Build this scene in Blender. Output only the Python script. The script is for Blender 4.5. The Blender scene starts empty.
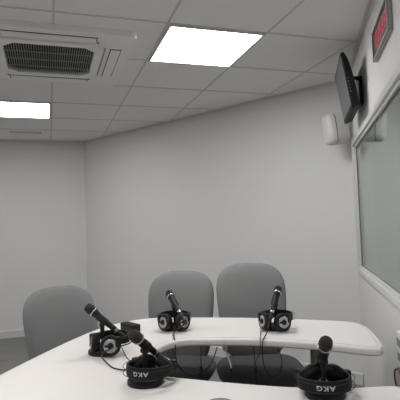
import bpy, bmesh, math, random
from mathutils import Vector, Matrix
random.seed(4)
S = bpy.context.scene
C = S.collection
PI = math.pi
CAM_H = 1.265                      # eye height above the floor
CEIL = CAM_H + 1.111
TT = CAM_H - 0.525                 # table top height (0.74 m)
YL = 6.131                         # wall facing the viewer on the left
NO = 3.52                          # oblique wall: .866x + .5y = NO
UR = 0.398                         # right wall:   .866x - .5y = UR

def W(u, v, z=0.0):                # frame turned 30 degrees: u towards the right wall, v along it
    return Vector((.866025*u + .5*v, -.5*u + .866025*v, z))

# ------------------------------------------------------------------ materials
def mat(name, col, rough=.6, metal=0., noise=0., nscale=40., bump=0., bscale=200., emit=None, strength=0., spec=.5):
    m = bpy.data.materials.new(name); m.use_nodes = True
    nt = m.node_tree; b = nt.nodes['Principled BSDF']
    b.inputs['Base Color'].default_value = (*col, 1)
    b.inputs['Roughness'].default_value = rough
    b.inputs['Metallic'].default_value = metal
    b.inputs['Specular IOR Level'].default_value = spec
    tc = nt.nodes.new('ShaderNodeTexCoord')
    if noise:
        n = nt.nodes.new('ShaderNodeTexNoise'); n.inputs['Scale'].default_value = nscale; n.inputs['Detail'].default_value = 4
        mx = nt.nodes.new('ShaderNodeMix'); mx.data_type = 'RGBA'
        mx.inputs[6].default_value = (*[c*(1-noise) for c in col], 1)
        mx.inputs[7].default_value = (*[min(1, c*(1+noise)) for c in col], 1)
        nt.links.new(tc.outputs['Object'], n.inputs['Vector'])
        nt.links.new(n.outputs['Fac'], mx.inputs[0]); nt.links.new(mx.outputs[2], b.inputs['Base Color'])
    if bump:
        n2 = nt.nodes.new('ShaderNodeTexNoise'); n2.inputs['Scale'].default_value = bscale; n2.inputs['Detail'].default_value = 3
        bp = nt.nodes.new('ShaderNodeBump'); bp.inputs['Strength'].default_value = bump; bp.inputs['Distance'].default_value = .002
        nt.links.new(tc.outputs['Object'], n2.inputs['Vector'])
        nt.links.new(n2.outputs['Fac'], bp.inputs['Height']); nt.links.new(bp.outputs['Normal'], b.inputs['Normal'])
    if emit:
        b.inputs['Emission Color'].default_value = (*emit, 1); b.inputs['Emission Strength'].default_value = strength
    return m

M = {}
M['wall'] = mat('wall_paint', (.705, .705, .70), .75, noise=.015, nscale=3, bump=.15, bscale=120, spec=.25)
M['ceiling'] = mat('ceiling_tile', (.84, .82, .80), .9, noise=.03, nscale=250, bump=.2, bscale=400, spec=.15)
M['grid'] = mat('ceiling_grid', (.60, .59, .58), .6)
M['trim'] = mat('white_trim', (.66, .65, .64), .45)
M['frame'] = mat('window_frame_white', (.64, .635, .63), .35)
M['ac'] = mat('air_unit_plastic', (.84, .82, .79), .45)
M['ac_dark'] = mat('air_unit_dark', (.015, .015, .016), .7)
M['ac_slat'] = mat('air_unit_slat', (.28, .28, .28), .5)
M['table'] = mat('table_laminate', (.80, .765, .745), .42, noise=.012, nscale=8, spec=.4)
M['seam'] = mat('table_seam', (.42, .40, .39), .5)
M['fabric'] = mat('grey_fabric', (.235, .238, .24), .9, noise=.12, nscale=260, bump=.5, bscale=500, spec=.2)
M['fabric_dark'] = mat('charcoal_fabric', (.085, .086, .088), .9, noise=.12, nscale=260, bump=.5, bscale=500, spec=.2)
M['black'] = mat('black_plastic', (.008, .008, .009), .5, spec=.35)
M['matte'] = mat('black_matte', (.010, .010, .011), .75)
M['rubber'] = mat('black_rubber', (.009, .009, .010), .6)
M['foam'] = mat('black_leatherette', (.008, .0075, .0075), .7, bump=.3, bscale=300, spec=.3)
M['mesh'] = mat('microphone_mesh', (.03, .026, .024), .55, metal=.5, bump=1., bscale=900)
M['silver'] = mat('satin_silver', (.52, .515, .50), .25, metal=1., bump=.4, bscale=90)
M['silver2'] = mat('silver_print', (.55, .55, .54), .5)
M['steel'] = mat('dark_steel_column', (.27, .25, .23), .35, metal=.9)
M['screen'] = mat('screen_glass', (.12, .12, .122), .4)
M['tv'] = mat('monitor_case', (.009, .009, .010), .6, spec=.3)
M['spk'] = mat('speaker_case', (.60, .585, .57), .45)
M['spkg'] = mat('speaker_grille', (.68, .675, .665), .6, bump=.6, bscale=700)
M['clockf'] = mat('clock_frame', (.34, .33, .32), .4, metal=.3)
M['clockface'] = mat('clock_face', (.055, .045, .045), .3)
M['led'] = mat('red_led', (.5, .03, .06), .4, emit=(1., .07, .14), strength=.3)
M['white'] = mat('white_plastic', (.70, .70, .69), .4)
M['greyp'] = mat('grey_plastic', (.20, .20, .205), .5)
M['red'] = mat('dark_red_cable', (.16, .02, .035), .5)
M['panel'] = mat('light_diffuser', (.9, .9, .9), .5, emit=(1., .99, .98), strength=14.)
M['booth'] = mat('booth_wall', (.42, .43, .42), .8)

# floor: big dark grey tiles with darker joints
def floor_mat():
    m = bpy.data.materials.new('floor_tiles'); m.use_nodes = True
    nt = m.node_tree; b = nt.nodes['Principled BSDF']; b.inputs['Roughness'].default_value = .45
    tc = nt.nodes.new('ShaderNodeTexCoord'); mp = nt.nodes.new('ShaderNodeMapping')
    mp.inputs['Rotation'].default_value = (0, 0, math.radians(18)); mp.inputs['Location'].default_value = (.2, .1, 0)
    br = nt.nodes.new('ShaderNodeTexBrick')
    br.inputs['Scale'].default_value = 1.; br.inputs['Brick Width'].default_value = .6; br.inputs['Row Height'].default_value = .3
    br.inputs['Mortar Size'].default_value = .004; br.offset = .5
    br.inputs['Color1'].default_value = (.21, .206, .203, 1); br.inputs['Color2'].default_value = (.235, .231, .228, 1)
    br.inputs['Mortar'].default_value = (.12, .12, .12, 1)
    n = nt.nodes.new('ShaderNodeTexNoise'); n.inputs['Scale'].default_value = 6; n.inputs['Detail'].default_value = 6
    mx = nt.nodes.new('ShaderNodeMix'); mx.data_type = 'RGBA'; mx.blend_type = 'MULTIPLY'; mx.inputs[0].default_value = .35
    nt.links.new(tc.outputs['Object'], mp.inputs['Vector']); nt.links.new(mp.outputs['Vector'], br.inputs['Vector'])
    nt.links.new(tc.outputs['Object'], n.inputs['Vector'])
    nt.links.new(br.outputs['Color'], mx.inputs[6]); nt.links.new(n.outputs['Color'], mx.inputs[7])
    nt.links.new(mx.outputs[2], b.inputs['Base Color'])
    return m
M['floor'] = floor_mat()

def glass_mat():
    m = bpy.data.materials.new('booth_glass'); m.use_nodes = True
    nt = m.node_tree; nt.nodes.clear()
    o = nt.nodes.new('ShaderNodeOutputMaterial'); t = nt.nodes.new('ShaderNodeBsdfTransparent'); g = nt.nodes.new('ShaderNodeBsdfGlossy')
    t.inputs['Color'].default_value = (.72, .78, .76, 1); g.inputs['Color'].default_value = (.90, .96, .94, 1); g.inputs['Roughness'].default_value = .03
    mx = nt.nodes.new('ShaderNodeMixShader'); mx.inputs[0].default_value = .68
    nt.links.new(t.outputs[0], mx.inputs[1]); nt.links.new(g.outputs[0], mx.inputs[2]); nt.links.new(mx.outputs[0], o.inputs['Surface'])
    return m
M['glass'] = glass_mat()

# ------------------------------------------------------------------ mesh helpers
class MB:
    def __init__(s): s.v = []; s.f = []
    def add(s, vs, fs, mtx=None):
        n = len(s.v)
        s.v += [(mtx @ Vector(p)) if mtx else Vector(p) for p in vs]
        s.f += [tuple(i+n for i in f) for f in fs]
        return s
    def box(s, a, b, mtx=None):
        (x0, y0, z0), (x1, y1, z1) = a, b
        vs = [(x0,y0,z0),(x1,y0,z0),(x1,y1,z0),(x0,y1,z0),(x0,y0,z1),(x1,y0,z1),(x1,y1,z1),(x0,y1,z1)]
        return s.add(vs, [(0,3,2,1),(4,5,6,7),(0,1,5,4),(1,2,6,5),(2,3,7,6),(3,0,4,7)], mtx)
    def lathe(s, prof, n=28, mtx=None, caps=True):      # profile of (radius, z)
        vs = []; fs = []
        for r, z in prof:
            for k in range(n):
                a = 2*PI*k/n; vs.append((r*math.cos(a), r*math.sin(a), z))
        for i in range(len(prof)-1):
            for k in range(n):
                k2 = (k+1) % n
                fs.append((i*n+k, i*n+k2, (i+1)*n+k2, (i+1)*n+k))
        if caps:
            fs.append(tuple(reversed(range(n)))); fs.append(tuple((len(prof)-1)*n+k for k in range(n)))
        return s.add(vs, fs, mtx)
    def tube(s, pts, r, n=8, smooth=6, closed=False, mtx=None):
        P = [Vector(p) for p in pts]
        if smooth > 1 and len(P) > 2: P = catmull(P, smooth, closed)
        vs = []; fs = []; m = len(P)
        up = Vector((0, 0, 1)); prev = None
        for i, p in enumerate(P):
            if closed: t = P[(i+1) % m]-P[i-1]
            else: t = P[min(i+1, m-1)]-P[max(i-1, 0)]
            t.normalize()
            if prev is None:
                a = up if abs(t.z) < .9 else Vector((1, 0, 0)); x = (a-t*a.dot(t)).normalized()
            else: x = (prev-t*prev.dot(t)).normalized()
            prev = x; y = t.cross(x)
            rr = r[i*len(r)//m] if isinstance(r, (list, tuple)) else r
            for k in range(n):
                an = 2*PI*k/n; vs.append(p+x*rr*math.cos(an)+y*rr*math.sin(an))
        e = m if closed else m-1
        for i in range(e):
            j = (i+1) % m
            for k in range(n):
                k2 = (k+1) % n; fs.append((i*n+k, i*n+k2, j*n+k2, j*n+k))
        if not closed:
            fs.append(tuple(reversed(range(n)))); fs.append(tuple((m-1)*n+k for k in range(n)))
        return s.add(vs, fs, mtx)
    def slab(s, poly, levels, mtx=None):               # levels: (inset, z) from bottom to top of a closed outline
        n = len(poly); vs = []; fs = []
        for ins, z in levels:
            for x, y in offset(poly, ins): vs.append((x, y, z))
        for i in range(len(levels)-1):
            for k in range(n):
                k2 = (k+1) % n; fs.append((i*n+k, i*n+k2, (i+1)*n+k2, (i+1)*n+k))
        fs.append(tuple(reversed(range(n)))); fs.append(tuple((len(levels)-1)*n+k for k in range(n)))
        return s.add(vs, fs, mtx)
    def build(s, name, m, parent=None, smooth=None, bevel=0, seg=2, label=None):
        me = bpy.data.meshes.new(name); me.from_pydata([tuple(p) for p in s.v], [], s.f); me.update()
        bm = bmesh.new(); bm.from_mesh(me); bmesh.ops.recalc_face_normals(bm, faces=bm.faces)
        if bevel: bmesh.ops.bevel(bm, geom=list(bm.edges), offset=bevel, segments=seg, affect='EDGES', profile=.5, clamp_overlap=True)
        bm.to_mesh(me); bm.free()
        if smooth is not None:
            for p in me.polygons: p.use_smooth = True
            me.set_sharp_from_angle(angle=math.radians(smooth))
        me.materials.append(m)
        o = bpy.data.objects.new(name, me); C.objects.link(o)
        if parent: o.parent = parent
        if label: o['label'] = label
        return o

def catmull(P, k, closed=False):
    out = []; n = len(P)
    rng = n if closed else n-1
    for i in range(rng):
        if closed: a, b, c, d = P[i-1], P[i], P[(i+1) % n], P[(i+2) % n]
        else: a, b, c, d = P[max(i-1, 0)], P[i], P[i+1], P[min(i+2, n-1)]
        for j in range(k):
            t = j/k
            out.append(.5*((2*b)+(c-a)*t+(2*a-5*b+4*c-d)*t*t+(3*b-a-3*c+d)*t**3))
    if not closed: out.append(P[-1])
    return out

def offset(poly, d):                                  # inward offset of a counter-clockwise outline
    if d == 0: return list(poly)
    n = len(poly); out = []
    for i in range(n):
        a = Vector(poly[i-1]); b = Vector(poly[i]); c = Vector(poly[(i+1) % n])
        t1 = (b-a).normalized(); t2 = (c-b).normalized(); t = (t1+t2).normalized()
        nr = Vector((-t.y, t.x)); k = max(.5, t.dot(t1))
        q = b+nr*d/k; out.append((q.x, q.y))
    return out

def thing(name, label, cat, loc=(0, 0, 0), rotz=0, group=None):
    o = bpy.data.objects.new(name, None); C.objects.link(o); o.empty_display_size = .05
    o.location = loc; o.rotation_euler = (0, 0, rotz)
    o['label'] = label; o['category'] = cat
    if group: o['group'] = group
    return o
def tag(o, label, cat, group=None):
    o['label'] = label; o['category'] = cat
    if group: o['group'] = group
    return o
def struct(o): o['kind'] = 'structure'; return o
def frame_mtx(o, x, y, z):                            # columns x, y, z at origin o
    m = Matrix.Identity(4)
    for i in range(3): m[i][0] = x[i]; m[i][1] = y[i]; m[i][2] = z[i]; m[i][3] = o[i]
    return m
def dup(root, loc, rotz, label, group=None):
    r = root.copy(); C.objects.link(r); r.location = loc; r.rotation_euler = (0, 0, rotz); r['label'] = label
    if group: r['group'] = group
    for ch in list(root.children):
        c = ch.copy(); C.objects.link(c); c.parent = r
        for g in list(ch.children):
            d = g.copy(); C.objects.link(d); d.parent = c
    return r
ZUP = Vector((0, 0, 1))
RU = Vector((.866025, -.5, 0)); RV = Vector((.5, .866025, 0))
MUV = frame_mtx((0, 0, 0), RU, RV, ZUP)               # builds directly in (u, v, z)

# ------------------------------------------------------------------ room
def corner_right_back(): return ((NO+UR)/(2*.866025), NO-UR)
cx, cy = corner_right_back()                          # right wall meets oblique wall
dx, dy = .44, YL                       # oblique wall meets left wall
ex, ey = (UR+.5*-1.2)/.866025, -1.2
outline = [(-2.4, -1.2), (ex, ey), (cx, cy), (dx, dy), (-2.4, YL)]
T = .12
b = MB(); b.slab(outline, [(0, -.1), (0, 0)]); struct(b.build('floor', M['floor']))
b = MB(); b.slab(outline, [(0, CEIL), (0, CEIL+.08)]); struct(b.build('ceiling', M['ceiling']))

def wall(name, p, q, z0=0, z1=CEIL):
    p = Vector(p); q = Vector(q); t = (q-p).normalized(); nrm = Vector((t.y, -t.x))   # outside of a ccw outline
    a = p-t*.0; c = q+t*.0
    pts = [a, c, c+nrm*T, a+nrm*T]
    b = MB(); b.add([(x.x, x.y, z) for z in (z0, z1) for x in pts], [(0,3,2,1),(4,5,6,7),(0,1,5,4),(1,2,6,5),(2,3,7,6),(3,0,4,7)])
    return struct(b.build(name, M['wall']))
wall('wall_back', outline[0], outline[1])
wall('wall_oblique', outline[2], outline[3])
wall('wall_front', outline[3], outline[4])
wall('wall_left', outline[4], outline[0])

# right wall with the window opening: v from VW0 to VW1, z from ZW0 to ZW1
VC = .5*cx+.866025*cy                                 # v of the far corner
V0 = .5*ex+.866025*ey
VW0, VW1 = .25, 3.66
ZW0, ZW1 = CAM_H-.362, CAM_H+.552
b = MB()
b.box((UR, V0, 0), (UR+T, VC, ZW0), MUV)
b.box((UR, V0, ZW1), (UR+T, VC, CEIL), MUV)
b.box((UR, V0, ZW0), (UR+T, VW0, ZW1), MUV)
b.box((UR, VW1, ZW0), (UR+T, VC, ZW1), MUV)
struct(b.build('wall_right', M['wall']))

# window frame: outer casing, inner bead, pane
def ring(b, u0, u1, v0, v1, z0, z1, w):
    b.box((u0, v0, z0), (u1, v1, z0+w), MUV); b.box((u0, v0, z1-w), (u1, v1, z1), MUV)
    b.box((u0, v0, z0+w), (u1, v0+w, z1-w), MUV); b.box((u0, v1-w, z0+w), (u1, v1, z1-w), MUV)
win = thing('window_1', '', '', (0, 0, 0)); del win['label']; del win['category']; struct(win)
b = MB(); ring(b, UR-.018, UR+.03, VW0-.03, VW1+.03, ZW0-.03, ZW1+.03, .038)
b.build('window_frame', M['frame'], win, bevel=.004)
b = MB(); ring(b, UR-.004, UR+.02, VW0+.006, VW1-.006, ZW0+.006, ZW1-.006, .018)
b.build('window_bead', M['frame'], win, bevel=.003)
b = MB(); b.box((UR+.012, VW0+.02, ZW0+.02), (UR+.018, VW1-.02, ZW1-.02), MUV)
b.build('pane', M['glass'], win)
b = MB(); ring(b, UR+.0075, UR+.0115, VW0+.0235, VW1-.0235, ZW0+.0235, ZW1-.0235, .004)
b.build('gasket', M['greyp'], win)

# the dim room behind the glass
b = MB()
b.box((UR+T, V0, 0), (UR+2.4, VC+.6, .02), MUV); b.box((UR+T, V0, CEIL-.02), (UR+2.4, VC+.6, CEIL), MUV)
b.box((UR+2.4, V0, 0), (UR+2.5, VC+.6, CEIL), MUV)
b.box((UR+T, V0-.1, 0), (UR+2.4, V0, CEIL), MUV); b.box((UR+T, VC+.6, 0), (UR+2.4, VC+.7, CEIL), MUV)
struct(b.build('wall_booth', M['booth']))

# baseboards
def base(name, p, q):
    p = Vector(p); q = Vector(q); t = (q-p).normalized(); n = Vector((-t.y, t.x)); h = .088; w = .014
    a = p; c = q
    b = MB(); prof = [(0, 0), (w, 0), (w, h-.006), (w-.006, h), (0, h)]
    vs = [(*(e+n*k), z) for e in (a+t*.0, c-t*.0) for k, z in prof]
    m = len(prof)
    fs = [(i, (i+1) % m, m+(i+1) % m, m+i) for i in range(m)]+[tuple(range(m)), tuple(range(2*m-1, m-1, -1))]
    b.add(vs, fs); return struct(b.build(name, M['trim']))
for nm, i in (('baseboard_back', 0), ('baseboard_oblique', 2), ('baseboard_front', 3), ('baseboard_left', 4)):
    base(nm, outline[i], outline[(i+1) % 5])

# ceiling edge angle along each wall
for k, i in enumerate((1, 2, 3, 4, 0)):
    p = Vector(outline[i]); q = Vector(outline[(i+1) % 5]); t = (q-p).normalized(); n = Vector((-t.y, t.x)); w = .022; h = .022
    b = MB()
    for (w_, h_) in ((w, .003), (.003, h)):
        b.add([(*(e+n*k2), CEIL-z) for e in (p, q) for k2, z in ((0, 0), (w_, 0), (w_, h_), (0, h_))],
              [(0,1,5,4),(1,2,6,5),(2,3,7,6),(3,0,4,7),(3,2,1,0),(4,5,6,7)])
    struct(b.build('trim_%d' % (k+1), M['trim']))

# ceiling grid: T bars clipped to the room outline
X0, Y0, G = .039, 1.853, .6
def clip(fixed, axis):
    hits = []
    for i in range(5):
        p = outline[i]; q = outline[(i+1) % 5]
        a, c = p[axis], q[axis]
        if (a-fixed)*(c-fixed) < 0:
            t = (fixed-a)/(c-a); hits.append(p[1-axis]+t*(q[1-axis]-p[1-axis]))
    hits.sort(); return hits
b = MB(); hw = .0055
for i in range(-5, 5):
    x = X0+i*G
    h = clip(x, 0)
    if len(h) == 2: b.box((x-hw, h[0]+.01, CEIL-.003), (x+hw, h[1]-.01, CEIL))
for j in range(-5, 9):
    y = Y0+j*G
    h = clip(y, 1)
    if len(h) == 2: b.box((h[0]+.01, y-hw, CEIL-.0035), (h[1]-.01, y+hw, CEIL))
struct(b.build('trim_6', M['grid']))

# ------------------------------------------------------------------ ceiling lights
def make_light(x, y, label):
    t = thing('ceiling_light', label, 'ceiling light', (x, y, CEIL), 0, 'square ceiling light panels')
    f = .29; w = .014
    b = MB()
    b.box((-f, -f, -.012), (f, -f+w, 0)); b.box((-f, f-w, -.012), (f, f, 0))
    b.box((-f, -f+w, -.012), (-f+w, f-w, 0)); b.box((f-w, -f+w, -.012), (f, f-w, 0))
    b.build('light_frame', M['trim'], t, bevel=.002)
    b = MB(); b.box((-f+w, -f+w, -.009), (f-w, f-w, -.001)); b.build('diffuser', M['panel'], t)
    return t
L0 = make_light(X0+1.5*G, Y0+1.5*G, 'square lit ceiling panel to the right of the air conditioning unit, near the monitor')
dup(L0, (X0-.5*G, Y0+4.5*G, CEIL), 0, 'square lit ceiling panel beyond the air conditioning unit, at the left edge')
dup(L0, (X0-.5*G, Y0-1.5*G, CEIL), 0, 'added square lit ceiling panel above the near half of the table, outside the view')  # unseen panel, added to brighten the room from above the near table
dup(L0, (X0-2.5*G, Y0+1.5*G, CEIL), 0, 'added square lit ceiling panel far left of the air conditioning unit, outside the view')  # second added panel out of view, lifts the overall brightness

# ------------------------------------------------------------------ air conditioning cassette
ac = thing('air_conditioner', 'square off-white ceiling air conditioning cassette with dark intake grille', 'air conditioner', (.02, 3.085, CEIL))
def octagon(s, c):
    return [(-s+c, -s), (s-c, -s), (s, -s+c), (s, s-c), (s-c, s), (-s+c, s), (-s, s-c), (-s, -s+c)]
def rrect(sx, sy, r, n=5):
    out = []
    for qx, qy, a0 in ((1, -1, -PI/2), (1, 1, 0), (-1, 1, PI/2), (-1, -1, PI)):
        for k in range(n+1):
            a = a0+PI/2*k/n; out.append((qx*(sx-r)+r*math.cos(a), qy*(sy-r)+r*math.sin(a)))
    return out
S1 = .482
# panel ring: outer rounded square down to an octagonal opening
def ring_panel(outer, inner, b, zlo, zhi):
    # outer and inner have equal counts and run the same way
    n = len(outer)
    vs = [(x, y, zhi) for x, y in outer]+[(x*.985, y*.985, zlo) for x, y in outer]+[(x, y, zlo) for x, y in inner]+[(x*.985, y*.985, zhi) for x, y in inner]
    fs = []
    for lv in range(3):
        for k in range(n):
            k2 = (k+1) % n; fs.append((lv*n+k, lv*n+k2, (lv+1)*n+k2, (lv+1)*n+k))
    b.add(vs, fs)
def resample(poly, angs):
    out = []
    n = len(poly)
    for a in angs:
        d = Vector((math.cos(a), math.sin(a))); best = None
        for i in range(n):
            p = Vector(poly[i]); q = Vector(poly[(i+1) % n]); e = q-p
            den = d.x*e.y-d.y*e.x
            if abs(den) < 1e-9: continue
            t = (p.x*e.y-p.y*e.x)/den; s_ = (p.x*d.y-p.y*d.x)/den
            if t > 0 and -1e-6 <= s_ <= 1+1e-6: best = (d.x*t, d.y*t)
        out.append(best)
    return out
octo = octagon(.325, .06); rr = rrect(S1, S1, .03)
angs = sorted(set([round(math.atan2(y, x), 5) for x, y in octo+rr]))
b = MB(); ring_panel(resample(rr, angs), resample(octo, angs), b, -.032, 0); b.build('body_panel', M['ac'], ac, smooth=30)
b = MB(); oc2 = octagon(.318, .058); oc3 = octagon(.262, .062)
a2 = sorted(set([round(math.atan2(y, x), 5) for x, y in oc2+oc3]))
ring_panel(resample(oc2, a2), resample(oc3, a2), b, -.040, -.02); b.build('filter_frame', M['ac'], ac, smooth=30)
b = MB(); b.slab(octagon(.262, .062), [(0, -.012), (0, -.008)]); b.build('intake_recess', M['ac_dark'], ac)
b = MB()
for k in range(38):
    x = -.255+.0138*k
    lim = .26 if abs(x) < .20 else .26-(abs(x)-.20)
    b.box((x-.0018, -lim, -.036), (x+.0018, lim, -.026))
for y in (-.13, 0, .13): b.box((-.26, y-.003, -.0375), (.26, y+.003, -.034))
b.build('intake_grille', M['ac_slat'], ac)
for k in range(4):
    m = Matrix.Rotation(PI/2*k, 4, 'Z')
    b = MB(); b.box((-.262, -.418, -.0335), (.262, -.350, -.0315), m)
    g = b.build('outlet_slot', M['ac_dark'], ac)
    b = MB(); b.box((-.256, -.413, -.0385), (.256, -.3545, -.034), m); b.build('outlet_louver', M['ac'], g, bevel=.0015)
for x, y in ((-.27, .345), (.27, .345), (-.27, -.345), (.27, -.345)):
    b = MB(); b.lathe([(.006, -.036), (.006, -.031)], 12, Matrix.Translation((x, y, 0))); b.build('screw', M['ac_dark'], ac)

# slot air diffuser far left
vt = thing('air_vent', 'slim white slot air vent in the ceiling beyond the left light', 'air vent', (-.235, 5.61, CEIL))
b = MB(); w = .17; h = .04
b.box((-w, -h, -.008), (w, -h+.012, 0)); b.box((-w, h-.012, -.008), (w, h, 0)); b.box((-w, -h, -.008), (-w+.012, h, 0)); b.box((w-.012, -h, -.008), (w, h, 0))
b.build('vent_frame', M['trim'], vt)
b = MB(); b.box((-w+.012, -h+.012, -.002), (w-.012, h-.012, -.001)); b.build('vent_slot', M['greyp'], vt)
b = MB(); b.box((-w+.012, -.006, -.007), (w-.012, .006, -.002)); b.build('vent_blade', M['trim'], vt)

# ------------------------------------------------------------------ table
K = [(-1.11,1.28),(-1.12,1.42),(-1.122,1.6),(-1.12,1.85),(-1.109,2.08),(-1.088,2.28),(-1.047,2.43),(-.985,2.54),(-.91,2.608),(-.80,2.645),(-.66,2.655),(-.5,2.658),
     (-.3,2.655),(-.09,2.635),(.06,2.61),(.185,2.585),(.258,2.53),(.289,2.42),(.301,2.26),(.303,2.13),(.293,2.065),(.25,2.045),(.12,2.092),(-.04,2.135),
     (-.26,2.165),(-.45,2.155),(-.55,2.138),(-.61,2.085),(-.64,1.98),(-.655,1.87),(-.64,1.74),(-.60,1.665),(-.53,1.633),(-.40,1.605),(-.23,1.578),
     (-.06,1.562),(.1,1.570),(.20,1.596),(.265,1.605),(.296,1.56),(.303,1.46),(.30,1.25),(.27,1.08),(.19,.99),(0,.95),(-.3,.94),(-.6,.94),(-.82,.96),(-.97,1.02),(-1.06,1.13)]
Kw = [Vector((W(u, v).x, W(u, v).y)) for u, v in K]
area = sum(Kw[i-1].x*Kw[i].y-Kw[i].x*Kw[i-1].y for i in range(len(Kw)))
if area < 0: Kw.reverse()
P2 = [(p.x, p.y) for p in catmull(Kw, 5, True)]
TX, TY = W(-.45, 1.85).x, W(-.45, 1.85).y
table = thing('conference_table', 'large white horseshoe-shaped conference table with rounded corners', 'table', (TX, TY, 0))
LOC = [(x-TX, y-TY) for x, y in P2]
b = MB(); lv = []
th = .035; R = .012
for k in range(6):
    a = PI/2*k/5; lv.append((R*(1-math.sin(a)), TT-th+R-R*math.cos(a)))
for k in range(6):
    a = PI/2*k/5; lv.append((R*(1-math.cos(a)), TT-.001-R+R*math.sin(a)))
b.slab(LOC, lv); b.build('table_edge', M['table'], table, smooth=40)
b = MB(); b.slab(offset(LOC, .0215), [(0, TT-.002), (0, TT-.0004)]); b.build('edge_seam', M['seam'], table)
b = MB(); b.slab(offset(LOC, .0235), [(0, TT-.002), (0, TT)]); top = b.build('tabletop', M['table'], table)
gx = W(-.262, 1.385)
b = MB(); b.lathe([(.041, TT-.001), (.041, TT+.0025), (.037, TT+.004), (.028, TT+.0035)], 32, Matrix.Translation((gx.x-TX, gx.y-TY, 0)))
b.build('cable_grommet', M['greyp'], table, smooth=40, label='grey round cable grommet')
for u, v in ((.036, 2.35), (-.701, 2.35), (.03, 1.27), (-.72, 1.27)):
    p = W(u, v); m = Matrix.Translation((p.x-TX, p.y-TY, 0))
    b = MB(); b.lathe([(.031, .02), (.031, TT-th-.004)], 32, m); lg = b.build('leg', M['steel'], table, smooth=40)
    b = MB(); b.lathe([(.17, 0), (.17, .006), (.155, .012), (.04, .02)], 40, m); b.build('foot_plate', M['steel'], lg, smooth=40)
    b = MB(); b.lathe([(.07, TT-th-.006), (.07, TT-th)], 32, m); b.build('mounting_plate', M['matte'], lg, smooth=40)

# ------------------------------------------------------------------ chairs  (local: faces +Y, base at origin, u = x)
def superell(sx, sy, n, N=48, top=1.):
    out = []
    for k in range(N):
        a = 2*PI*k/N; c, s_ = math.cos(a), math.sin(a)
        out.append((sx*math.copysign(abs(c)**(2/n), c), sy*math.copysign(abs(s_)**(2/n), s_)))
    return out
def pad(b, shape, fn, th, levels=((1, .0), (.985, .28), (.93, .72), (.80, .97), (.5, 1.0), (0.02, 1.0))):
    # cushion: outline shrunk ring by ring on both faces; fn maps (x, y, height) to a point
    N = len(shape); rings = []
    for s_, h in levels: rings.append((s_, h))
    seq = [(s_, h, 1) for s_, h in reversed(rings)]+[(s_, h, -1) for s_, h in rings[1:]] if True else []
    vs = []; fs = []
    for s_, h, sg in seq:
        for x, y in shape: vs.append(fn(x*s_, y*s_, sg*h*th/2))
    for i in range(len(seq)-1):
        for k in range(N):
            k2 = (k+1) % N; fs.append((i*N+k, i*N+k2, (i+1)*N+k2, (i+1)*N+k))
    fs.append(tuple(range(N))); fs.append(tuple((len(seq)-1)*N+k for k in range(N)))
    b.add(vs, fs)
def make_chair(label, loc, rotz, seat_h, back_top, spin=0):
    t = thing('office_chair', label, 'chair', (loc[0], loc[1], 0), rotz, 'grey office chairs around the table')
    b = MB()
    def fs_(x, y, h):
        return (x*(1.0-.06*(y/.24)*-1 if False else 1.0), y, seat_h-.036+h-(max(0, y-.12)**2)*1.1-.25*x*x*0)
    pad(b, superell(.243, .24, 3.2, 56), fs_, .072); b.build('seat', M['fabric_dark'], t, smooth=50, label='charcoal seat cushion')
    b = MB()
    b.slab(rrect(.19, .19, .05), [(0, seat_h-.078), (0, seat_h-.064)]); b.box((-.075, -.10, seat_h-.125), (.075, .10, seat_h-.078))
    b.build('tilt_mechanism', M['black'], t, bevel=.004)
    # backrest
    hb = .56; zc = back_top-hb/2
    b = MB()
    sh = []
    for x, y in superell(.226, hb/2, 4.2, 72):
        f = y/(hb/2)
        k = 1.0-.17*(.5-.5*f)**1.0                      # narrower towards the bottom
        yy = y-(.035*(abs(x)/.226)**2.4 if f > 0 else 0)*max(0, f)  # shoulders drop
        sh.append((x*k, yy))
    def fb(x, y, h):
        z = zc+y; f = y/(hb/2)
        return (x, -.235-.06*f-.02*f*f+.35*x*x+h, z)
    pad(b, sh, fb, .062); b.build('backrest', M['fabric'], t, smooth=50)
    b = MB(); b.tube([(0, -.05, seat_h-.10), (0, -.24, seat_h-.105), (0, -.315, seat_h-.04), (0, -.31, zc-.03), (0, -.305, zc+.08)], .016, 10)
    b.build('back_support', M['black'], t, smooth=50)
    b = MB(); b.lathe([(.025, .09), (.025, .30), (.016, .302), (.016, seat_h-.12)], 20); b.build('gas_column', M['black'], t, smooth=40)
    b = MB(); b.tube([(.06, .03, seat_h-.10), (.17, .03, seat_h-.10), (.215, .03, seat_h-.105)], .005, 8); b.build('height_lever', M['black'], t, smooth=40)
    b = MB(); b.lathe([(.04, .06), (.04, .10), (.03, .115)], 20)
    for k in range(5):
        a = spin+2*PI*k/5; m = Matrix.Rotation(a, 4, 'Z')
        b.add([(.02,-.02,.065),(.26,-.013,.058),(.26,.013,.058),(.02,.02,.065),(.02,-.017,.105),(.26,-.009,.076),(.26,.009,.076),(.02,.017,.105)],
              [(0,3,2,1),(4,5,6,7),(0,1,5,4),(1,2,6,5),(2,3,7,6),(3,0,4,7)], m)
    b.build('star_base', M['black'], t)
    for k in range(5):
        a = spin+2*PI*k/5
        m = Matrix.Translation((.25*math.cos(a), .25*math.sin(a), .026)) @ Matrix.Rotation(a+.4, 4, 'Z') @ Matrix.Rotation(PI/2, 4, 'X')
        b = MB()
        for sgn in (-1, 1): b.lathe([(.02, sgn*.014-.007), (.026, sgn*.014-.004), (.026, sgn*.014+.004), (.02, sgn*.014+.007)], 18, m)
        b.lathe([(.006, -.02), (.006, .034)], 8, Matrix.Translation((.25*math.cos(a), .25*math.sin(a), .03)))
        b.build('caster', M['rubber'], t, smooth=40)
    return t
def face(d): return math.atan2(d[1], d[0])-PI/2        # rotation that turns local +Y to direction d
p = W(-.772, 2.675)
make_chair('grey office chair with a lower rounded back, middle one of the three, behind the table', p, face(W(.03, -1)), .470, .972, spin=math.radians(36)+math.radians(180))
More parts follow.
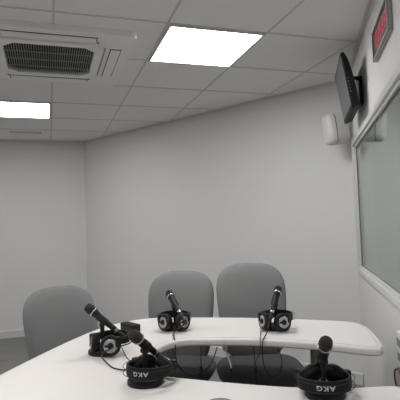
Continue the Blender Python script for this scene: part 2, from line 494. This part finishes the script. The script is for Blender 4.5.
p = W(-.268, 2.675)
make_chair('tallest grey office chair, behind the table nearest the oblique wall corner and monitor', p, face(W(.26, -1)), .485, 1.016, spin=PI)
make_chair('grey office chair standing alone at the left rounded corner of the table', (.150, 2.555), face((.38, -.925)), .43, .942, spin=.3)

# ------------------------------------------------------------------ microphones, stands, headphones
Rr = Vector((.952, -.3056, 0)); Fw = Vector((.3056, .952, 0))
def make_stand(pos, face_dir, label, hgt, el):
    t = thing('microphone_stand', label, 'microphone stand', (pos.x, pos.y, TT), math.atan2(face_dir.y, face_dir.x), 'tabletop microphone stands')
    b = MB(); b.lathe([(.059, 0), (.061, .003), (.0605, .014), (.056, .021), (.035, .024), (.011, .025)], 40); b.build('stand_base', M['black'], t, smooth=35)
    b = MB(); b.lathe([(.0095, .024), (.0095, .034), (.0062, .036), (.0062, hgt*.55), (.009, hgt*.56), (.009, hgt*.86), (.0065, hgt*.88), (.0065, hgt-.016)], 16)
    b.build('pole', M['black'], t, smooth=30)
    # clip: knuckle and half sleeve around the microphone, axis tilted by el in the xz plane
    ax = Vector((math.cos(el), 0, math.sin(el)))
    m = frame_mtx((0, 0, hgt), Vector((math.sin(el), 0, -math.cos(el))), Vector((0, 1, 0)), ax)
    b = MB(); b.lathe([(.009, -.012), (.009, .012)], 14, Matrix.Translation((0, 0, hgt-.022)) @ Matrix.Rotation(PI/2, 4, 'X'))
    n = 20; vs = []; fs = []
    for z in (-.022, .022):
        for r in (.0150, .0168):
            for k in range(n+1):
                a = math.radians(-125+250*k/n); vs.append((r*math.cos(a), r*math.sin(a), z))
    q = n+1
    for k in range(n):
        fs += [(k, k+1, q+k+1, q+k), (2*q+k, 3*q+k, 3*q+k+1, 2*q+k+1), (k, 2*q+k, 2*q+k+1, k+1), (q+k, q+k+1, 3*q+k+1, 3*q+k)]
    fs += [(0, q, 3*q, 2*q), (n, 2*q+n, 3*q+n, q+n)]
    b.add(vs, fs, m)
    b.build('microphone_clip', M['rubber'], t, smooth=40)
    return t
def make_mic(pos, d, el, label, hgt, hold=.098):
    ax = Vector((d.x*math.cos(el), d.y*math.cos(el), math.sin(el)))   # tail to tip
    K9 = .9
    tail = Vector((pos.x, pos.y, TT+hgt))-ax*(.178-hold)*K9
    x = ax.orthogonal().normalized(); y = ax.cross(x)
    t = thing('microphone', label, 'microphone', tail, 0, 'handheld vocal microphones on stands')
    m = frame_mtx((0, 0, 0), x, y, ax) @ Matrix.Scale(K9, 4)
    b = MB(); b.lathe([(.0115, .0), (.0125, .004), (.0125, .012), (.0132, .03), (.0146, .07), (.0156, .098), (.0172, .115), (.0205, .124), (.0212, .128)], 28, m)
    b.build('handle', M['black'], t, smooth=35)
    b = MB(); b.lathe([(.0212, .128), (.0235, .130), (.0235, .1345), (.0212, .1365)], 28, m); b.build('collar_ring', M['silver'], t, smooth=35)
    b = MB(); b.lathe([(.0212, .1365), (.0230, .146), (.0228, .156), (.0210, .168), (.017, .176), (.009, .178)], 28, m); b.build('grille_head', M['mesh'], t, smooth=50)
    b = MB(); b.lathe([(.0122, -.013), (.0122, .0)], 20, m); b.build('connector_ring', M['silver'], t, smooth=35)
    return tail, ax
def make_headphones(pos, head, label, ZB):
    lay = D(38) if ZB < .055 else D(6)                  # how far the cups lie back
    t = thing('headphones', label, 'headphones', (pos.x, pos.y, TT), math.atan2(head.y, head.x), 'black and silver studio headphones')
    R0 = .076
    def strip(R, a0, a1, zc, hh0, hh1, th, n=44):
        b = MB(); vs = []; fs = []
        prof = [(-th/2, -1), (0, -1.06), (th/2, -1), (th/2*1.3, 0), (th/2, 1), (0, 1.06), (-th/2, 1), (-th/2*1.2, 0)]; q = len(prof)
        for k in range(n+1):
            f = k/n; a = math.radians(a0+(a1-a0)*f); e = abs(2*f-1); hh = hh0+(hh1-hh0)*e**2
            for dr, dz in prof: vs.append(((R+dr)*math.cos(a), (R+dr)*math.sin(a), zc+dz*hh))
        for k in range(n):
            for j in range(q):
                j2 = (j+1) % q; fs.append((k*q+j, (k+1)*q+j, (k+1)*q+j2, k*q+j2))
        fs += [tuple(range(q)), tuple(n*q+j for j in range(q))]
        b.add(vs, fs); return b
    band = strip(R0, -112, 112, ZB, .0185, .0125, .0075).build('headband', M['foam'], t, smooth=45)
    # lettering bent around the band
    cu = bpy.data.curves.new('lettering', 'FONT'); cu.body = 'AKG'; cu.size = .0225; cu.align_x = 'CENTER'; cu.align_y = 'CENTER'; cu.extrude = .0; cu.offset = .0006
    cu.space_character = 1.18
    tmp = bpy.data.objects.new('tmp', cu); C.objects.link(tmp); bpy.context.view_layer.update()
    me = bpy.data.meshes.new_from_object(tmp.evaluated_get(bpy.context.evaluated_depsgraph_get()))
    bpy.data.objects.remove(tmp)
    bm = bmesh.new(); bm.from_mesh(me)
    bmesh.ops.triangulate(bm, faces=bm.faces)
    ys = [v.co.y for v in bm.verts]; ym = (min(ys)+max(ys))/2
    for v in bm.verts:
        x, y = -v.co.x, -(v.co.y-ym)                    # upside down on the band
        a = x/R0; rr_ = R0+.0052; v.co = Vector((rr_*math.cos(a), rr_*math.sin(a), ZB+y*.85))
    bm.to_mesh(me); bm.free(); me.materials.append(M['silver2'])
    o = bpy.data.objects.new('lettering', me); C.objects.link(o); o.parent = band; o['label'] = 'silver lettering'
    for zz in (ZB+.012, ZB-.010):
        pts = []
        for k in range(15):
            a = math.radians(-122+244*k/14); rw = R0+.010+.006*math.sin(PI*k/14); pts.append((rw*math.cos(a), rw*math.sin(a), zz))
        b = MB(); b.tube(pts, .0011, 6, 3); b.build('wire_bow', M['black'], t, smooth=60)
    for sg in (-1, 1):
        a = math.radians(sg*137); n0 = Vector((math.cos(a), math.sin(a), 0)); tx = Vector((-n0.y, n0.x, 0))
        n = n0*math.cos(lay)+ZUP*math.sin(lay); upv = n.cross(tx)
        c = n0*.050+Vector((0, 0, .0435*math.cos(lay)+.002))
        m = frame_mtx(c, tx, upv, n)
        b = MB(); b.lathe([(.040, .014), (.0425, .017), (.0425, .023), (.038, .028), (.031, .0295)], 36, m); cup = b.build('ear_cup', M['black'], t, smooth=35)
        b = MB(); b.lathe([(.018, -.004), (.030, -.006), (.039, -.001), (.041, .006), (.040, .014)], 36, m); b.build('ear_pad', M['foam'], cup, smooth=60)
        b = MB(); b.lathe([(.0275, .028), (.0275, .031), (.0255, .0325), (.0125, .0318)], 36, m); b.build('silver_disc', M['silver'], cup, smooth=30)
        b = MB(); b.lathe([(.0125, .031), (.0125, .034), (.010, .0358), (.003, .036)], 24, m); b.box((-.024, -.004, .0322), (-.010, .004, .0345), m)
        b.build('hub_cap', M['black'], cup, smooth=35)
        # slider block joining band and cup
        a2 = math.radians(sg*116); n2 = Vector((math.cos(a2), math.sin(a2), 0)); t2 = Vector((-n2.y, n2.x, 0))
        m2 = frame_mtx(n2*(R0+.002)+Vector((0, 0, ZB)), t2, ZUP, n2)
        b = MB(); b.box((-.011, -.020, -.007), (.011, .020, .010), m2); b.build('slider', M['black'], t, bevel=.003)
    return t

def cable(name, label, cat, pts, r=.0026, group=None, plug=None, m='rubber'):
    b = MB(); b.tube(pts, r, 8, 6)
    o = b.build(name, M[m], smooth=60); tag(o, label, cat, group)
    if plug:
        q0, q1, rad = plug; q0 = Vector(q0); q1 = Vector(q1); d = (q1-q0)
        x = d.orthogonal().normalized(); y = d.normalized().cross(x); mm = frame_mtx(q0, x, y, d.normalized())
        b = MB(); L = d.length; b.lathe([(rad, 0), (rad, L*.6), (rad*.75, L*.85), (rad*.45, L)], 16, mm); b.build('plug', M['rubber'], o, smooth=35)
    return o

D = math.radians
ST = [
 # (u, v), microphone direction, elevation, pole height, headphone offset, headphone heading, band height, words
 ((-.848, 1.880), (-Rr*.99+Fw*.12).normalized(), D(39), .142, Rr*.034+Fw*-.006, (Fw*.85+Rr*.53).normalized(), .062,
  'on the left, facing the lone left chair', 'black headphones with silver discs, at the left beside the lone left chair'),
 ((-.541, 1.535), (-Rr*.42-Fw*.91).normalized(), D(34), .130, Rr*.016+Fw*.006, (-Fw*.95-Rr*.30).normalized(), .050,
  'middle foreground, left of the table opening', 'black headphones with upside-down lettering, middle foreground left of the table opening'),
 ((-.662, 2.345), (Fw*.9-Rr*.42).normalized(), D(30), .133, Fw*-.01, (Fw*1.).normalized(), .064,
  'at the far side, in front of the middle chair', 'black headphones with two silver discs, far side in front of the middle chair'),
 ((.041, 1.487), (-Fw*.995-Rr*.07).normalized(), D(40), .124, Fw*.004, (-Fw*.98-Rr*.19).normalized(), .046,
  'at the bottom right, right of the table opening', 'black headphones with upside-down lettering, at the bottom right foreground'),
 ((-.152, 2.375), (Fw*.9+Rr*.42).normalized(), D(38), .140, Fw*-.01, (Fw*.90+Rr*.42).normalized(), .064,
  'at the far side, in front of the tallest chair', 'black headphones with silver discs, far side in front of the tallest chair'),
]
tails = []
for (u, v), d, el, hg, off, hd, zband, words, hwords in ST:
    p = W(u, v)
    make_stand(p, d, 'black round-based microphone stand '+words, hg, el)
    tails.append(make_mic(p, d, el, 'black handheld microphone '+words, hg))
    make_headphones(p+off, hd, hwords, zband)

# microphone cables, each starting with its plug behind the handle
def uvz(u, v, z): return tuple(W(u, v, z))
routes = [
 [uvz(-.80, 1.77, TT+.03), uvz(-.74, 1.70, TT+.004), uvz(-.69, 1.66, TT+.004), uvz(-.65, 1.655, TT+.004), uvz(-.625, 1.70, TT-.004), uvz(-.612, 1.735, TT-.05), uvz(-.60, 1.74, TT-.2)],
 [uvz(-.49, 1.63, TT+.03), uvz(-.50, 1.655, TT+.006), uvz(-.50, 1.668, TT-.03), uvz(-.495, 1.672, TT-.12)],
 [uvz(-.628, 2.20, TT+.012), uvz(-.612, 2.155, TT+.004), uvz(-.600, 2.118, TT-.002), uvz(-.594, 2.106, TT-.03), uvz(-.592, 2.10, TT-.09), uvz(-.55, 2.11, TT-.145), uvz(-.49, 2.12, TT-.15), uvz(-.44, 2.14, TT-.11), uvz(-.415, 2.185, TT-.045)],
 [uvz(.035, 1.575, TT+.05), uvz(.034, 1.60, TT-.01), uvz(.03, 1.605, TT-.12)],
 [uvz(-.185, 2.22, TT+.02), uvz(-.195, 2.175, TT+.004), uvz(-.20, 2.148, TT-.004), uvz(-.203, 2.140, TT-.05), uvz(-.198, 2.14, TT-.11), uvz(-.17, 2.14, TT-.155), uvz(-.13, 2.145, TT-.14), uvz(-.12, 2.155, TT-.09), uvz(-.135, 2.18, TT-.045)],
]
wd = ['running from the left microphone across the table', 'behind the middle foreground microphone', 'looping below the table edge in front of the middle chair',
      'behind the bottom right microphone', 'looping below the table edge in front of the tallest chair']
for (tail, ax), r, w_ in zip(tails, routes, wd):
    a = tail-ax*.013; e = tail-ax*.058
    cable('microphone_cable', 'thin black microphone cable '+w_, 'cable', [tuple(e+ax*.006), tuple(tail-ax*.085)]+r, .0028, 'black microphone cables', plug=(a, e, .0098))
# headphone cables
cable('headphone_cable', 'thin black headphone cable curving over the table from the left headphones', 'cable',
      [uvz(-.755, 1.86, TT+.03), uvz(-.72, 1.82, TT+.004), uvz(-.68, 1.76, TT+.003), uvz(-.665, 1.70, TT+.003), uvz(-.655, 1.685, TT+.003)], .0018, 'black headphone cables')
cable('headphone_cable', 'thin black headphone cable hanging nearly straight over the table edge below the middle chair', 'cable',
      [uvz(-.640, 2.255, TT+.012), uvz(-.622, 2.19, TT+.003), uvz(-.612, 2.13, TT+.0), uvz(-.610, 2.10, TT-.03), uvz(-.588, 2.095, TT-.08), uvz(-.592, 2.10, TT-.14), uvz(-.62, 2.11, TT-.20)], .0018, 'black headphone cables')
cable('headphone_cable', 'thin black headphone cable hanging over the table edge below the tallest chair', 'cable',
      [uvz(-.222, 2.31, TT+.02), uvz(-.216, 2.22, TT+.003), uvz(-.212, 2.155, TT-.002), uvz(-.214, 2.140, TT-.05), uvz(-.235, 2.135, TT-.10), uvz(-.215, 2.135, TT-.15), uvz(-.19, 2.14, TT-.19), uvz(-.175, 2.15, TT-.215)], .0018, 'black headphone cables')
# loose leads hanging under the far edge
cable('hanging_lead', 'black lead with plug hanging under the table in front of the middle chair seat', 'cable',
      [uvz(-.500, 2.22, TT-.039), uvz(-.502, 2.22, TT-.08), uvz(-.503, 2.22, TT-.15)], .0022, 'black leads hanging under the table', plug=(uvz(-.503, 2.22, TT-.145), uvz(-.504, 2.22, TT-.215), .0075))
cable('hanging_lead', 'black lead with plug hanging under the table in front of the tallest chair seat', 'cable',
      [uvz(-.251, 2.22, TT-.039), uvz(-.249, 2.22, TT-.08), uvz(-.247, 2.22, TT-.15)], .0022, 'black leads hanging under the table', plug=(uvz(-.247, 2.22, TT-.145), uvz(-.246, 2.22, TT-.235), .0075))
cable('hanging_lead', 'white lead hanging under the table between the two chair seats', 'cable',
      [uvz(-.385, 2.22, TT-.045), uvz(-.375, 2.22, TT-.09), uvz(-.362, 2.22, TT-.13), uvz(-.36, 2.22, TT-.152)], .0035, None, plug=(uvz(-.36, 2.22, TT-.150), uvz(-.359, 2.22, TT-.172), .0075), m='white')
o = MB(); o.lathe([(.008, -.07), (.012, -.062), (.012, -.045), (.009, -.038)], 14, Matrix.Translation(W(-.385, 2.22, TT)))
lead = [x for x in C.objects if x.get('label', '').startswith('white lead')][0]
o.build('adapter', M['white'], lead, smooth=35)

# small black case behind the middle foreground microphone
pc = W(-.882, 2.295)
ang = math.atan2((Rr*.66-Fw*.75).y, (Rr*.66-Fw*.75).x)
cs = thing('equipment_case', 'small black case lying on the table behind the middle foreground microphone', 'case', (pc.x, pc.y, TT), ang)
b = MB(); b.slab(rrect(.062, .024, .01), [(.003, 0), (0, .003), (0, .024)]); b.build('case_body', M['black'], cs, smooth=35)
b = MB(); b.slab(rrect(.062, .024, .01), [(0, .0245), (0, .033), (.003, .036)]); b.build('case_lid', M['foam'], cs, smooth=35)

# ------------------------------------------------------------------ monitor on the right wall
vc = 3.07; zb = CAM_H+.646; ub = .307; tilt = .1536
tv = thing('wall_monitor', 'flat black monitor on a tilting wall arm, high on the right wall', 'monitor', W(ub, vc, zb))
# local frame: x along -v (viewer's right when facing the screen), y up the screen, z out of the screen
Xl = -RV; Zl = (-RU*math.cos(tilt)-ZUP*math.sin(tilt)).normalized(); Yl = Zl.cross(Xl).normalized()
if Yl.z < 0: Yl = -Yl
mt = frame_mtx((0, 0, 0), Xl, Yl, Zl)
hw_, hh = .25, .333
def rr_at(sx, sy, r, cyy): return [(x, y+cyy) for x, y in rrect(sx, sy, r)]
b = MB(); b.slab(rr_at(hw_, hh/2, .012, hh/2), [(.0, -.018), (0, -.004), (.003, 0)], mt); b.build('bezel', M['tv'], tv, smooth=35)
b = MB()                                               # bulging rear housing, thicker towards the bottom
n = 14; vs = []; fs = []
for i in range(n+1):
    y = .004+(hh-.008)*i/n; f = i/n; dep = .026*(1-f**3)**.6+.004
    for x, k in ((-hw_+.004, 0), (-hw_+.012, 1), (hw_-.012, 1), (hw_-.004, 0)): vs.append((x, y, -.018-dep*k))
for i in range(n):
    for j in range(3): fs.append((i*4+j, i*4+j+1, (i+1)*4+j+1, (i+1)*4+j))
    fs.append((i*4+3, i*4, (i+1)*4, (i+1)*4+3))
fs += [(0, 1, 2, 3), (n*4+3, n*4+2, n*4+1, n*4)]
b.add(vs, fs, mt); b.build('rear_housing', M['tv'], tv, smooth=35)
b = MB(); b.box((-hw_+.016, .024, .0), (hw_-.016, hh-.016, .0012), mt); b.build('screen', M['screen'], tv)
for k in range(5):
    b = MB(); b.box((hw_-.001, .09+.02*k, -.013), (hw_+.002, .099+.02*k, -.009), mt); b.build('button', M['greyp'], tv)
b = MB()
pl = W(.0, 0, 0)
b.box((.384-ub, -.04, .06), (.397-ub, .03, .24), MUV)
b.tube([W(.388-ub, -.03, .215), W(.055, -.09, .213), W(.02, -.10, .21), W(-.012, -.09, .21)], .012, 10, 4)
b.box((-.018, -.13, .16), (.000, -.03, .26), MUV)
b.build('wall_arm', M['tv'], tv, bevel=0)

# speaker by the corner
sp = thing('wall_speaker', 'small rounded white loudspeaker bracketed to the right wall by the corner', 'speaker', W(.262, 3.665, CAM_H+.683))
dirs = (-RU*.95-RV*.32).normalized()                  # grille faces the room
Xs = dirs.cross(ZUP).normalized(); lean = .10
Zs = (dirs*math.cos(lean)-ZUP*math.sin(lean)); Ys = Xs.cross(Zs)*-1
if Ys.z < 0: Ys = -Ys
ms = frame_mtx((0, 0, 0), Xs, Ys, Zs)
sh = rrect(.076, .116, .056, 8)
b = MB(); b.slab(sh, [(.016, -.088), (.006, -.078), (0, -.05), (0, .008)], ms); b.build('speaker_body', M['spk'], sp, smooth=40)
b = MB(); b.slab(sh, [(.003, .0082), (.003, .0145)], ms); b.build('grille_gap', M['ac_dark'], sp, smooth=40)
b = MB(); b.slab(sh, [(.001, .0147), (.0, .034), (.004, .052), (.014, .064), (.03, .070)], ms); b.build('speaker_grille', M['spkg'], sp, smooth=50)
b = MB(); b.box((UR-.262-.008, -.02, -.05), (UR-.262-.001, .035, .05), MUV); b.tube([W(UR-.262-.006, .01, 0), W(.08, .02, 0), W(.05, .035, 0)], .010, 10, 4)
b.build('wall_bracket', M['spk'], sp, smooth=40)

# ------------------------------------------------------------------ digital clock
ck = thing('digital_clock', 'flat digital wall clock with red digits in a grey frame, top right', 'clock', W(UR, 2.238, CAM_H+.775))
cw, ch_ = .208, .146
mc = frame_mtx((0, 0, 0), -RV, ZUP, -RU)              # x to the viewer's right, y up, z into the room
b = MB()
b.box((-cw, 0, .001), (cw, ch_, .016), mc)
b.build('clock_case', M['clockf'], ck, bevel=.002)
b = MB(); f = .011
b.box((-cw, 0, .0165), (cw, f, .024), mc); b.box((-cw, ch_-f, .0165), (cw, ch_, .024), mc); b.box((-cw, f, .0165), (-cw+f, ch_-f, .024), mc); b.box((cw-f, f, .0165), (cw, ch_-f, .024), mc)
b.build('clock_frame', M['clockf'], ck, bevel=.002)
b = MB(); b.box((-cw+f, f, .0165), (cw-f, ch_-f, .018), mc); b.build('clock_face', M['clockface'], ck)
SEG = {'0': 'abcdef', '1': 'bc', '2': 'abged', '3': 'abgcd', '5': 'afgcd', '9': 'abcdfg', '8': 'abcdefg'}
def digit(ch, x0, y0, w, h):
    b = MB(); t = .006; g = .0015; z0, z1 = .0182, .0192
    def seg(a, c): b.box((a[0], a[1], z0), (c[0], c[1], z1), mc)
    on = SEG[ch]
    if 'a' in on: seg((x0+g, y0+h-t), (x0+w-g, y0+h))
    if 'd' in on: seg((x0+g, y0), (x0+w-g, y0+t))
    if 'g' in on: seg((x0+g, y0+h/2-t/2), (x0+w-g, y0+h/2+t/2))
    if 'f' in on: seg((x0, y0+h/2+g), (x0+t, y0+h-g))
    if 'b' in on: seg((x0+w-t, y0+h/2+g), (x0+w, y0+h-g))
    if 'e' in on: seg((x0, y0+g), (x0+t, y0+h/2-g))
    if 'c' in on: seg((x0+w-t, y0+g), (x0+w, y0+h/2-g))
    b.build('digit', M['led'], ck)
x = -.150
for c_ in '12:25:29':
    if c_ == ':':
        b = MB()
        for yy in (.058, .084): b.box((x, yy, .0182), (x+.007, yy+.007, .0192), mc)
        b.build('colon', M['led'], ck); x += .019
    else:
        digit(c_, x, .040, .034, .070); x += .046

# ------------------------------------------------------------------ socket strip on the right wall
so = thing('wall_socket_strip', 'white vertical socket strip on the right wall, at the right edge', 'socket', W(UR, 2.128, .563))
b = MB(); b.box((-.030, -.045, .0), (-.001, .045, .222), MUV); b.build('socket_housing', M['white'], so, bevel=.004)
for z in (.045, .105, .165):
    b = MB(); b.box((-.032, -.032, z), (-.0302, .034, z+.032), MUV); b.build('socket', M['greyp'], so)
cable('red_cable', 'dark red cable looping against the wall below the white socket strip', 'cable',
      [tuple(W(.376, 2.183, .620)), tuple(W(.364, 2.22, .605)), tuple(W(.362, 2.238, .575)), tuple(W(.364, 2.225, .54)), tuple(W(.37, 2.18, .515)), tuple(W(.376, 2.12, .50))], .004, m='red')

# ------------------------------------------------------------------ world and camera
w = bpy.data.worlds.new('world'); S.world = w; w.use_nodes = True
w.node_tree.nodes['Background'].inputs['Color'].default_value = (.5, .5, .5, 1); w.node_tree.nodes['Background'].inputs['Strength'].default_value = .05
f_px, yaw, pit, rol = 471.7, .3105114, .0522729, -.0350574
cyw, syw = math.cos(yaw), math.sin(yaw)
fw = Vector((syw*math.cos(pit), cyw*math.cos(pit), math.sin(pit)))
r = Vector((cyw, -syw, 0)); u = r.cross(fw)
c_, s_ = math.cos(rol), math.sin(rol)
r2 = r*c_+u*s_; u2 = r*-s_+u*c_
cam = bpy.data.cameras.new('camera'); co = bpy.data.objects.new('camera', cam); C.objects.link(co)
cam.sensor_width = 36; cam.lens = f_px/400*36; cam.clip_start = .02
co.matrix_world = frame_mtx((0, 0, CAM_H), r2, u2, -fw)
S.camera = co
S.view_settings.view_transform = 'Standard'; S.view_settings.look = 'None'; S.view_settings.gamma = 1; S.view_settings.use_curve_mapping = False
S.view_settings.exposure = 0.33
